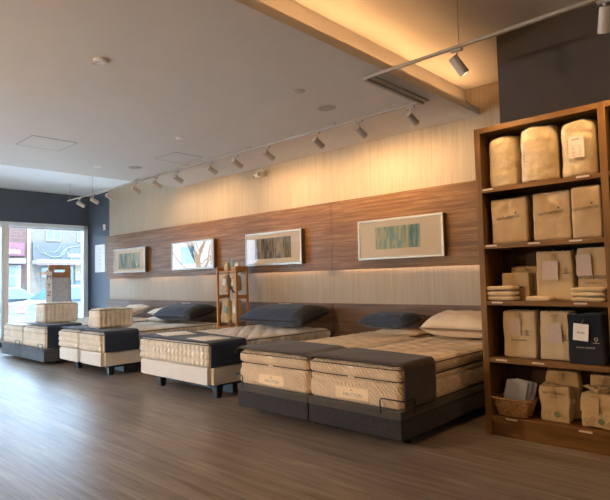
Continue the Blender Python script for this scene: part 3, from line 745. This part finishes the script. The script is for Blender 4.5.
def cotton_bag(label, loc, w, d, h, seed, mat='linen', tie=True, hang=None, word=None, wz=.5, tag2=None, emblem=None, sub=None, trees=False, group=None, rz=0, top=.97, side_tab=False, inkm='ink', amp=.0035, wsize=.034, hangmat='tagpink', gather=False, tilt=0, pw=30):
    t = thing('drawstring_bag', label, 'cotton bag', loc, rz, group)
    t.rotation_euler = (tilt, 0, rz)
    MB().bm(softbox(w, d, h, pw, 18, amp, seed, top)).build('bag_body', mat, t, True)
    yf = -d/2
    if tie:
        m = MB(); y = yf-.008; z = h-.035
        for s in (-1, 1):
            m.tube([(0,y,z),(s*.018,y-.004,z+.016),(s*.03,y-.003,z+.004),(s*.012,y,z-.006),(0,y,z)], .0028, 6)
            m.tube([(0,y,z),(s*.008,y-.003,z-.02),(s*.014,y,z-.045)], .0026, 6)
        m.tube([(0,y,z),(.0,y+.004,z+.03),(.004,y+.02,h+.012)], .0028, 6)
        m.build('drawstring', 'linen2' if mat != 'navybag' else 'navybag', t, True)
        m = MB()
        for i in range(10):
            x = (i/9-.5)*w*.86; m.tube([(x,-d*.20,h-.008),(x+.012,-d*.08,h+.001+.003*math.sin(i*2.3+seed)),(x+.004,d*.12,h-.008)], .006, 6)
        m.build('gathered_hem', mat, t, True)
    if gather:
        def gfn(a, b):
            an = 2*PI*a; rr = .018 + .055*b*b + .010*math.sin(an*9+seed)*b
            return (rr*1.4*math.cos(an), rr*.8*math.sin(an)-.01, h-.02 + .065*b + .006*math.sin(an*5))
        MB().grid(gfn, 60, 8).build('gathered_neck', mat, t, True, solid=.003)
    if hang:
        hx, hz, hw, hh, an = hang
        o = MB().box(-hw/2, hw/2, -.0015, .0015, -hh, 0).build('hang_tag', hangmat, t, False, (hx, yf-.012, hz), rot=(0, an, 0))
        text('- - -', hh*.14, (0,-.0024,-hh*.22), (PI/2,0,0), 'inkblue', o, 'tag_lettering')
        if tag2: text(tag2, hh*.16, (0,-.0024,-hh*.52), (PI/2,0,0), 'ink', o, 'tag_lettering')
        MB().tube([(hx,yf-.012,hz),(hx*.5,yf-.014,hz+.02),(0,yf-.011,h-.04)], .0012, 5).build('string', 'linen2', t)
    if word: text(word, wsize, (0.0, yf-.0085, wz*h), (PI/2,0,0), inkm, t)
    if sub: text(sub, wsize*.42, (0.0, yf-.0085, wz*h-wsize*1.15), (PI/2,0,0), inkm, t)
    if emblem:
        ex, ez = emblem; m = MB(); m.tube([(ex+.011*math.cos(i), yf-.0085, ez+.011*math.sin(i)) for i in [k*2*PI/14 for k in range(14)]], .0018, 5, True); m.tube([(ex,yf-.0085,ez-.012),(ex,yf-.0085,ez-.026)], .0018, 5); m.tube([(ex-.022,yf-.0085,ez-.028),(ex+.022,yf-.0085,ez-.028)], .0016, 5)
        m.build('printed_emblem', inkm, t)
    if trees:
        for i, (xx, zz, rr) in enumerate([(-.36,.21,.020),(-.17,.27,.018),(.08,.22,.022),(.33,.17,.016)]):
            c = (xx*w, yf-.0085, zz*h); m = MB()
            if i == 2: leafdot(m, c[0], c[2], rr, c[1])
            else: m.tube([(c[0]+rr*.8*math.cos(k*2*PI/14), c[1], c[2]+rr*.8*math.sin(k*2*PI/14)) for k in range(14)], .0018, 5, True)
            m.tube([(c[0],c[1],c[2]-rr*.5),(c[0],c[1],.02)], .0015, 5)
            m.build('printed_tree', 'green' if i == 2 else 'green2', t)
    if side_tab: MB().box(w/2-.004, w/2+.022, -.01, .008, h*.52, h*.66, .002).build('side_label', 'tag', t)
    return t
def folded_cloth(label, loc, w, d, h, seed, rz=0, group=None, mat='linen'):
    t = thing('folded_cloth', label, 'folded bedding', loc, rz, group)
    MB().bm(softbox(w, d, h, 5, 12, .003, seed)).build('fabric', mat, t, True)
    m = MB(); m.tube([(-w/2*.96,-d/2*.99,h*.50),(0,-d/2-.001,h*.48),(w/2*.96,-d/2*.99,h*.52)], .0022, 5); m.build('hem', 'linen2', t)
    return t

# ------------------------------------------------------------------ shelving
SY0, SY1 = 4.26, 4.645
SX = [-2.0, -1.05, -.10]; TH = .045
t = thing('shelving_unit', 'tall dark walnut open shelving unit with two bays against the dark wall', 'bookcase', (-2.0, SY0, 0))
def L(x0, x1, y0, y1, z0, z1): return (x0+2.0, x1+2.0, y0-SY0, y1-SY0, z0, z1)
TOP = 2.55
for x in SX: MB().box(*L(x, x+TH+.005, SY0, SY1, 0, TOP), .002).build('side_panel', 'shelfwood', t)
levels = [.165, .632, 1.098, 1.565, 2.035]
for bay in (0, 1):
    a, b = SX[bay]+TH+.005, SX[bay+1]
    for z in levels:
        s = MB().box(*L(a, b, SY0+.004, SY1-.02, z-.036, z), .002).build('shelf', 'shelfwoodx', t)
    MB().box(*L(a, b, SY0+.001, SY1-.02, TOP-.045, TOP-.001), .002).build('top_board', 'shelfwoodx', t)
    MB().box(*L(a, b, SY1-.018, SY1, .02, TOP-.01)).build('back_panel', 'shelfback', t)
    MB().box(*L(a, b, SY0+.03, SY0+.05, 0, .13)).build('kick_board', 'shelfwoodx', t)
labs = [(-1.90,2.035),(-1.17,2.035),(-1.89,1.565),(-1.545,1.565),(-1.24,1.565),(-1.86,1.098),(-1.23,1.098),(-1.845,.632),(-1.555,.632),(-1.785,.165),(-1.24,.165)]
for x, z in labs: 
    o = MB().box(*L(x-.045, x+.045, SY0-.001, SY0+.004, z-.019, z-.006)).build('price_label', 'tag', t)
    text('- - - -', .010, (x+2.0, -.0018, z-.012), (PI/2,0,0), 'ink', o, 'label_lettering', .0003)

yc = 4.42
duvet_pack('rolled cream duvet in clear film, leftmost on the top shelf', (-1.80, yc+.02, 2.036), .265, .25, .452, 0, 3)
duvet_pack('tallest rolled cream duvet in clear film, middle of the top shelf', (-1.508, yc, 2.036), .295, .28, .466, 0, 9, prnt=True)
duvet_pack('cream duvet in clear film with paper insert, right on the top shelf', (-1.212, yc+.01, 2.036), .265, .26, .455, 0, 15, paper=(-.055,.14))
duvet_pack('cream duvet pack in the bay beyond the upright, at the right edge', (-.862, yc-.03, 2.036), .26, .26, .42, 0, 21)
film_pack('square film-wrapped bedding pack, leftmost on the second shelf', (-1.752, yc+.02, 1.566), .30, .27, .375, 2, 'NATUREPEDIC')
film_pack('square film-wrapped bedding pack, middle of the second shelf', (-1.418, yc+.02, 1.566), .285, .27, .385, 12, 'NATUREPEDIC')
film_pack('square film-wrapped bedding pack, right end of the second shelf', (-1.165, yc+.0, 1.566), .205, .27, .395, 22, 'NATUREPEDIC')
# third shelf
cotton_bag('small cotton bag behind the stack of three folded cloths', (-1.76, yc+.03, 1.099), .225, .10, .225, 4, 'linen2', False, word='NATUREPEDIC', wz=.48, wsize=.024, top=.99)
cotton_bag('rounded cotton bag at the back left of the third shelf', (-1.715, yc+.14, 1.099), .24, .10, .275, 5, 'linen2', True)
for i, s in enumerate(('bottom', 'middle', 'top')):
    folded_cloth('folded cream cloth, %s of the stack of three at the shelf left' % s, (-1.845, 4.345, 1.099+i*.041), .245, .15, .039, 30+i, .05*(i-1), 'stack of three folded cloths')
cotton_bag('large cotton bag with hanging tag in the middle of the third shelf', (-1.435, yc+.02, 1.099), .275, .18, .385, 6, 'linen2', True, (-.02,.31,.115,.145,.04), word=None, emblem=(.09,.24), side_tab=True)
folded_cloth('single folded cream cloth before the large tagged bag', (-1.54, 4.335, 1.099), .20, .13, .038, 40)
cotton_bag('cotton bag with printed brand word and tag, right of the third shelf', (-1.168, yc+.03, 1.099), .21, .16, .40, 7, 'linen2', False, (-.055,.35,.105,.16,-.03), 'NATUREPEDIC', .44, wsize=.036, sub='LUXURY BEDDING')
for i, s in enumerate(('bottom', 'middle', 'top')):
    folded_cloth('folded cream cloth, %s of the stack of three at the shelf right' % s, (-1.185, 4.335, 1.099+i*.036), .235, .14, .034, 50+i, .04*(1-i), 'right stack of three folded cloths')
# fourth shelf
cotton_bag('pale cotton bag with pink tag, left on the fourth shelf', (-1.74, yc+.065, .633), .268, .20, .380, 8, 'linen', True, (-.035,.32,.105,.14,.02), emblem=(.065,.215), sub='ORGANIC BEDDING', word=' ', wz=.48, side_tab=True)
cotton_bag('pale cotton bag beside the navy bag, middle of the fourth shelf', (-1.462, yc+.07, .633), .235, .20, .378, 9, 'linen', True, (.0,.28,.10,.14,-.03), emblem=(.075,.19), side_tab=False)
cotton_bag('navy drawstring bag with white tag on the fourth shelf', (-1.225, yc-.02, .633), .25, .17, .372, 10, 'navybag', True, (-.02,.30,.105,.125,.08), tag2='Sunset', emblem=(.075,.19), sub='ORGANIC BEDDING', word=' ', wz=.44, inkm='tag', hangmat='white')
# bottom shelf
t = thing('wicker_basket', 'small woven wicker basket on the bottom shelf', 'basket', (-1.800, 4.385, .166))
def bk(w, d, z, k):
    pts = []; n = 84
    for i in range(n):
        a = 2*PI*i/n; c, s = math.cos(a), math.sin(a); p = 5; q = (abs(c)**p+abs(s)**p)**(-1/p)
        wv = .0045*math.sin(21*a + (k % 2)*PI)
        pts.append(((w/2)*c*q*(1)+c*wv, (d/2)*s*q+s*wv, z + .003*noise.noise(Vector((i*.4, k, 0)))))
    return pts
m = MB()
for k in range(13):
    v = k/12; m.tube(bk(.225+.085*v, .165+.055*v, .008+.125*v, k), .0062, 6, True)
m.build('woven_side', 'wicker', t, True)
MB().tube(bk(.322, .232, .140, 0), .0085, 6, True).build('rim', 'wicker', t, True)
MB().bm(softbox(.215, .155, .010, 8, 4, 0, 0)).build('basket_floor', 'wicker', t)
for i in range(3):
    t = thing('folded_napkin', ['grey-blue folded cloth leaning at the front of the basket','grey-blue folded cloth in the middle of the basket','grey-blue folded cloth at the back of the basket'][i], 'folded cloth', (-1.805+i*.02, 4.34+i*.030, .200), .06*i, 'grey cloths standing in the basket')
    t.rotation_euler = (-.28, .10+.03*i, .04*i)
    MB().bm(softbox(.175, .022, .25, 24, 12, .002, 60+i)).build('cloth', 'greycloth', t, True)
    MB().box(-.085, .085, -.0135, -.012, .222, .226).build('hem', 'greycloth', t)
cotton_bag('cotton bag with printed row of trees, front of the bottom shelf', (-1.485, yc+.005, .166), .222, .12, .270, 13, 'linen', True, word='NATUREPEDIC', wz=.80, wsize=.026, trees=True, side_tab=True, amp=.008, sub='organic cotton')
cotton_bag('larger rounded cotton bag behind the tree-printed bag', (-1.468, yc+.138, .166), .265, .11, .375, 14, 'linen2', True, top=.94, pw=9)
cotton_bag('cotton bag tied at the neck with square tag and printed trees, bottom right', (-1.172, yc+.0, .166), .22, .14, .250, 16, 'linen', False, (-.05,.225,.125,.11,.06), trees=True, gather=True, amp=.008, hangmat='linen', tag2='- -')
cotton_bag('plain cotton bag at the back right corner of the bottom shelf', (-1.168, yc+.138, .166), .20, .11, .365, 18, 'linen2', True, top=.9)

# ------------------------------------------------------------------ oak rack between the beds
RX0, RX1, RY0, RY1, RT = -6.86, -6.37, 5.22, 5.47, 1.54
t = thing('display_rack', 'honey oak open rack holding cotton bags between two beds', 'display rack', (RX0, RY0, 0))
W, Dp = RX1-RX0, RY1-RY0
for x in (0, W-.028):
    for y in (0, Dp-.035): MB().box(x, x+.028, y, y+.035, 0, RT, .003).build('post', 'oak', t)
    for z0, z1 in ((RT-.065, RT), (1.04, 1.10), (.55,.61), (.12,.18)): MB().box(x+.003, x+.025, .03, Dp-.03, z0, z1, .002).build('rail', 'oak', t)
for z in (1.475, .60, .16): MB().box(.02, W-.02, .004, Dp-.004, z-.018, z, .002).build('shelf', 'oak', t)
for z, y in ((1.43, .12), (1.05, .12)): MB().cyl((.02,y,z), (W-.02,y,z), .007, n=10).build('rod', 'grey', t)
def pouch(label, x, y, z, w, d, h, seed, mat='linen', tg=None, hook=False, group=None, cord=0):
    q = thing('cotton_pouch', label, 'cotton bag', (RX0+x, RY0+y, z), 0, group)
    MB().bm(softbox(w, d, h, 4, 12, .008, seed, .72)).build('bag_body', mat, q, True)
    m = MB(); m.tube([(-.02,0,h-.01),(0,-.01,h+.02),(.02,0,h-.01)], .005, 6)
    if cord: m.tube([(0,0,h),(.004,0,h+cord)], .004, 6)
    m.build('drawstring', 'linen2', q, True)
    if tg: MB().box(-.04, .04, -d/2-.016, -d/2-.013, h*.45, h*.45+.10, .001).build('hang_tag', tg, q, rot=(0,.25,0))
    return q
pouch('small cream pouch standing on top of the oak rack, at left', .16, .10, 1.476, .13, .07, .13, 1)
pouch('small cream pouch with green card on top of the oak rack', .27, .14, 1.476, .10, .07, .155, 2, tg='taggreen')
pouch('flat white card pouch on the right top of the oak rack', .38, .11, 1.476, .11, .03, .125, 3, 'cream')
pouch('cotton bag with white tag hanging under the top shelf of the oak rack', .125, .11, 1.15, .19, .13, .24, 4, 'linen', 'white', cord=.045)
pouch('dark grey pouch hanging in the middle of the oak rack', .265, .14, 1.13, .07, .07, .25, 5, 'navy', 'white', cord=.04)
pouch('brown cotton bag hanging at the right of the oak rack', .375, .12, 1.15, .13, .14, .25, 6, 'linen2', cord=.03)
pouch('large cotton bag with green tag low on the left of the oak rack', .145, .10, .66, .235, .15, .37, 7, 'linen', 'taggreen', cord=.03)
pouch('large cotton bag with white tag low on the right of the oak rack', .365, .12, .66, .18, .16, .37, 8, 'linen', 'white', cord=.03)

# ------------------------------------------------------------------ display stand by the window
t = thing('sample_stand', 'brown wooden stand with a slotted top board holding a grey quilt sample, before the window', 'display stand', (-11.55, 4.46, 0))
m = MB(); w, h = .445, 1.745
m.box(-.02, 0, 0, w, h-.10, h, .004).box(-.02, 0, 0, w, h-.36, h-.155, .004).box(-.02, 0, 0, .10, h-.16, h-.095).box(-.02, 0, w-.12, w, h-.16, h-.095)
m.build('top_board', 'oakd', t)
for y in (0, w-.035): MB().box(-.05, -.02, y, y+.035, 0, h-.02, .003).build('post', 'oak', t)
for y in (.06, w-.0): MB().box(-.50, -.47, y+.06, y+.095, 0, h-.10, .003).build('post', 'oak', t)
MB().box(-.50, -.02, 0, w, .3, .33).build('shelf', 'oak', t)
for y in (.01, w-.03): MB().box(-.48, -.03, y, y+.02, h-.2, h-.14).build('rail', 'oak', t)
MB().bm(softbox(.03, w-.04, .86, 10, 14, .003, 3)).build('quilt_sample', 'greyknit', t, True, (.018, w/2+.02, .62))
q = thing('sign_board', 'narrow upright white sign with dark letters standing beside the sample stand', 'sign', (-11.38, 4.33, 0))
MB().box(-.012, .0, -.0, .115, 0, 1.60, .003).build('board', 'oakd', q)
MB().box(.0, .006, .0, .115, .85, 1.60).build('white_face', 'white', q)
for i, ch in enumerate('MYZ'): text(ch, .13, (.0075, .057, 1.48-i*.17), (PI/2,0,PI/2), 'ink', q)

# ------------------------------------------------------------------ outside
G = -.15
struct(MB().box(-60, XL-.22, -40, 60, G-.2, G-.05).build('ground', 'asphalt'))
struct(MB().box(-15.6, XL-.22, -40, 60, G-.06, G+.0).build('trim_8', 'pavement'))
struct(MB().box(-28, -24.9, -40, 60, G-.06, G+.0).build('trim_9', 'pavement'))
XBF = -28
t = thing('brick_building', 'red brick shop building with magenta sign across the street', 'building', (XBF, 6, G))
def P(y0, y1, z0, z1, dx0=0, dx1=.0, oy=6): return (dx0, dx1, y0-oy, y1-oy, z0-G, z1-G)
MB().box(*P(-6, 9.72, G, 6.2, -6, 0)).build('wall', 'brick', t)
MB().box(*P(6.8, 9.60, 2.80, 3.45, 0, .10)).build('sign_board', 'pink', t)
text('one', .40, (.112, 9.41-6, 3.03-G), (PI/2,0,PI/2), 'signwhite', t, 'sign_lettering', .006, 'RIGHT')
MB().box(*P(6.8, 9.45, 2.42, 2.64, 0, .7)).build('awning', 'awn', t)
w = MB().box(*P(7.2, 9.45, .2, 2.35, 0, .06)).build('shopfront_frame', 'awn', t)
for a, b in ((8.92,9.20),(8.0,8.8)):
    MB().box(*P(a, b, 1.9, 2.28, .06, .08)).build('pane', 'shopglass', w); MB().box(*P(a, b, .6, 1.75, .06, .08)).build('pane', 'shopglass', w)
MB().cyl((.12, 9.52-6, 2.45-G), (.12, 9.52-6, 2.5-G), .09, .09, 12).build('wall_lamp', 'white', t)
MB().box(*P(9.73, 9.86, G, 6.2, 0, .08)).build('downpipe', 'yellowpipe', t)
for y in (7.2, 4.0, 1.0): 
    o = MB().box(*P(y-.5, y+.5, 4.4, 6.0, 0, .04)).build('window', 'awn', t); MB().box(*P(y-.42, y+.42, 4.48, 5.92, .04, .05)).build('pane', 'shopglass', o)
t = thing('pale_building', 'pale brick building with grey sign band and white awning across the street', 'building', (XBF, 10, G))
def Q(*a): return P(*a, oy=10)
MB().box(*Q(9.87, 26, G, 5.7, -6, 0)).build('wall', 'palebrick', t)
MB().box(*Q(9.97, 17, 2.62, 3.48, 0, .14)).build('sign_board', 'signgrey', t)
text('lemon', .38, (.156, 11.67-10, 2.88-G), (PI/2,0,PI/2), 'signwhite', t, 'sign_lettering', .006, 'LEFT')
m = MB()
for cy, cz, ry, rz_, a0, a1 in ((10.55,3.45,.42,.55,3.3,4.9),(11.0,3.3,.62,.55,3.4,6.2),(12.3,2.75,1.0,.62,1.9,3.1),(12.9,3.1,1.3,.30,1.5,2.6),(10.9,3.6,.45,.6,4.4,6.2)):
    m.tube([(.15, cy-10+ry*math.cos(a0+(a1-a0)*i/16), min(3.46, max(2.66, cz+rz_*math.sin(a0+(a1-a0)*i/16)))-G) for i in range(17)], .018, 5)
m.build('sign_lines', 'signline', t)
MB().box(*Q(9.97, 17, 2.40, 2.60, 0, .75)).build('awning', 'awn', t)
m = MB()
for i in range(46):
    y = 10.0+i*.15; m.cyl((.74, y-10, 2.40-G), (.76, y-10, 2.40-G), .085, .085, 10)
m.build('awning_scallops', 'scallop', t)
for y0, y1 in ((10.64,11.36),(12.22,12.95),(14.0,14.8),(15.8,16.6)):
    o = MB().box(*Q(y0, y1, 3.58, 5.2, 0, .05)).build('window', 'awn', t)
    ym = (y0+y1)/2
    MB().box(*Q(y0+.04, ym-.04, 3.66, 5.1, .05, .06)).box(*Q(ym+.04, y1-.04, 3.66, 5.1, .05, .06)).build('pane', 'shopglass', o)
MB().box(*Q(10.40, 10.72, 1.72, 2.22, 0, .05)).build('shop_window', 'shopglass', t)
MB().box(*Q(10.85, 12.0, .3, 2.30, 0, .05)).build('shop_window', 'shopglass', t)
MB().box(*Q(12.1, 14.5, 1.55, 2.38, 0, .06)).build('fascia_panel', 'buff', t)
MB().box(*Q(12.1, 14.5, .3, 1.5, 0, .05)).build('shop_window', 'carblue', t)

def car(label, loc, rz, mat):
    """saloon, length along local x, front at +x; origin on ground at centre"""
    t = thing('car', label, 'car', loc, rz, 'cars parked in the street')
    prof = [(-2.25,.35),(-2.30,.62),(-2.22,.92),(-1.55,1.00),(-.95,1.40),(-.35,1.47),(.35,1.44),(1.05,1.02),(1.85,.88),(2.22,.72),(2.28,.45),(2.2,.28),(-2.2,.28)]
    def slab(pr, wf, name, m_, par):
        vs = []; n = len(pr)
        rows = [(-1, .80), (-.93, 1.0), (.93, 1.0), (1, .80)]
        for s, k in rows:
            for (x, z) in pr: 
                ww = .88 if z < 1.0 else .88-.30*(z-1.0)/.45*1
                vs.append((x, s*ww*wf, z if abs(s) < 1 else z))
        fs = [(r_*n+i, r_*n+(i+1) % n, (r_+1)*n+(i+1) % n, (r_+1)*n+i) for r_ in range(3) for i in range(n)]
        fs += [tuple(range(n)), tuple(range(3*n, 4*n))[::-1]]
        return MB().add(vs, fs).build(name, m_, par)
    slab(prof, 1.0, 'body', mat, t)
    for s in (-1, 1):
        g = MB()
        y1, y2 = s*.885, s*.66
        g.add([(-1.35,y1,1.02),(-.12,y1,1.02),(-.12,y2,1.38),(-.82,y2,1.38)], [(0,1,2,3)]); g.add([(-.05,y1,1.02),(.92,y1,1.02),(.38,y2,1.38),(-.05,y2,1.38)], [(0,1,2,3)])
        g.build('side_window', 'carglass', t, solid=.01)
        MB().box(-2.31, -1.95, s*.62-.24, s*.62+.27, .70, .86, .02).build('tail_light', 'red', t)
        MB().box(2.02, 2.26, s*.62-.16, s*.62+.22, .62, .74, .02).build('headlight', 'white', t)
        for x in (-1.38, 1.40):
            wh = MB().cyl((x, s*.70, .32), (x, s*.90, .32), .32, .32, 28).build('wheel', 'tyre', t, False)
            MB().cyl((x, s*.90, .32), (x, s*.915, .32), .20, .18, 20).build('hub', 'grey', wh)
    g = MB().add([(1.00,-.74,1.05),(1.00,.74,1.05),(.40,.62,1.42),(.40,-.62,1.42)], [(0,1,2,3)]); g.build('windscreen', 'carglass', t, solid=.012)
    g = MB().add([(-1.50,-.74,1.035),(-1.50,.74,1.035),(-1.0,.62,1.385),(-1.0,-.62,1.385)], [(0,1,2,3)]); g.build('rear_window', 'carglass', t, solid=-.012)
    return t
car('white saloon parked nearest the shop window with a red tail light', (-17.6, 7.95, G), PI/2+.06, 'carwhite')
car('silver car in the street behind the nearest white car', (-21.0, 6.45, G), PI/2, 'carsilver')
car('white car parked across the street, seen left of the sample stand', (-23.4, 10.3, G), PI/2, 'carwhite')
car('dark blue car across the street, seen right of the sample stand', (-21.5, 12.9, G), PI/2, 'carblue')
car('white car further along the street, hidden mostly by the window frame', (-18.4, 1.5, G), PI/2, 'carwhite')
# bare street tree, seen mirrored in the picture glass
bm_path = []
m = MB(); m.tube([(0,0,0),(.03,.02,1.2),(-.02,.05,2.4)], .09, 8)
for i in range(12):
    a = i*2.4; L_ = 1.0+.4*math.sin(i*1.7); z0 = 1.5+.1*i
    m.tube([(0,.03,z0),(.45*L_*math.cos(a),.45*L_*math.sin(a),z0+.5),(.9*L_*math.cos(a+.2),.9*L_*math.sin(a+.2),z0+1.2)], .028, 6)
o = m.build('street_tree', 'bark', None, True, (-15.2, .4, G)); tag(o, 'bare street tree on the pavement, seen mirrored in picture glass', 'tree')

# ------------------------------------------------------------------ daylight
W_ = bpy.data.worlds.new('world'); SC.world = W_; W_.use_nodes = True
bg = W_.node_tree.nodes['Background']; bg.inputs[0].default_value = (.50, .74, 1, 1); bg.inputs[1].default_value = 21
sun = lamp('sun', 'SUN', (0,0,20), None, 30, (1,.95,.90), angle=math.radians(2)); sun.rotation_euler = Vector((-.35,.20,-.92)).to_track_quat('-Z','Y').to_euler()
for nm, lc, sx, sy, rot in (('window_portal', (XL-.30, (WY0+WY1)/2, (WZ0+WZ1)/2), WZ1-WZ0, WY1-WY0, (0,-PI/2,0)),):
    pl = lamp(nm, 'AREA', lc, None, 1, (1,1,1), shape='RECTANGLE', size=sx, size_y=sy); pl.rotation_euler = rot
    try: pl.data.cycles.is_portal = True
    except Exception: bpy.data.objects.remove(pl)
# unseen globe lamps added behind the camera as general fill light
for (x, y, z, e, c) in [(-11.2,-2.2,2.45,190,(.84,.92,1)),(-5.6,-2.2,2.45,580,(1,.67,.37)),(-1.2,-2.4,2.45,35,(1,.56,.28)),(2.4,.4,2.45,22,(1,.54,.26))]:
    t = thing('fill_lamp', 'unseen globe lamp added behind the camera as fill light', 'fill lamp', (x, y, z), group='added fill globes behind the camera')
    bm = bmesh.new(); bmesh.ops.create_uvsphere(bm, u_segments=24, v_segments=14, radius=.12); MB().bm(bm).build('globe', 'globe', t, True)
    zt = (CL if x < -2.7 else CR)-z
    MB().cyl((0,0,.115), (0,0,.15), .03, .03, 16).cyl((0,0,zt-.03), (0,0,zt), .05, .05, 20).cyl((0,0,.15), (0,0,zt-.03), .003, n=6).build('cord', 'track', t)
    lamp('fill_light', 'POINT', (0,0,-.14), t, e, c, shadow_soft_size=.10)
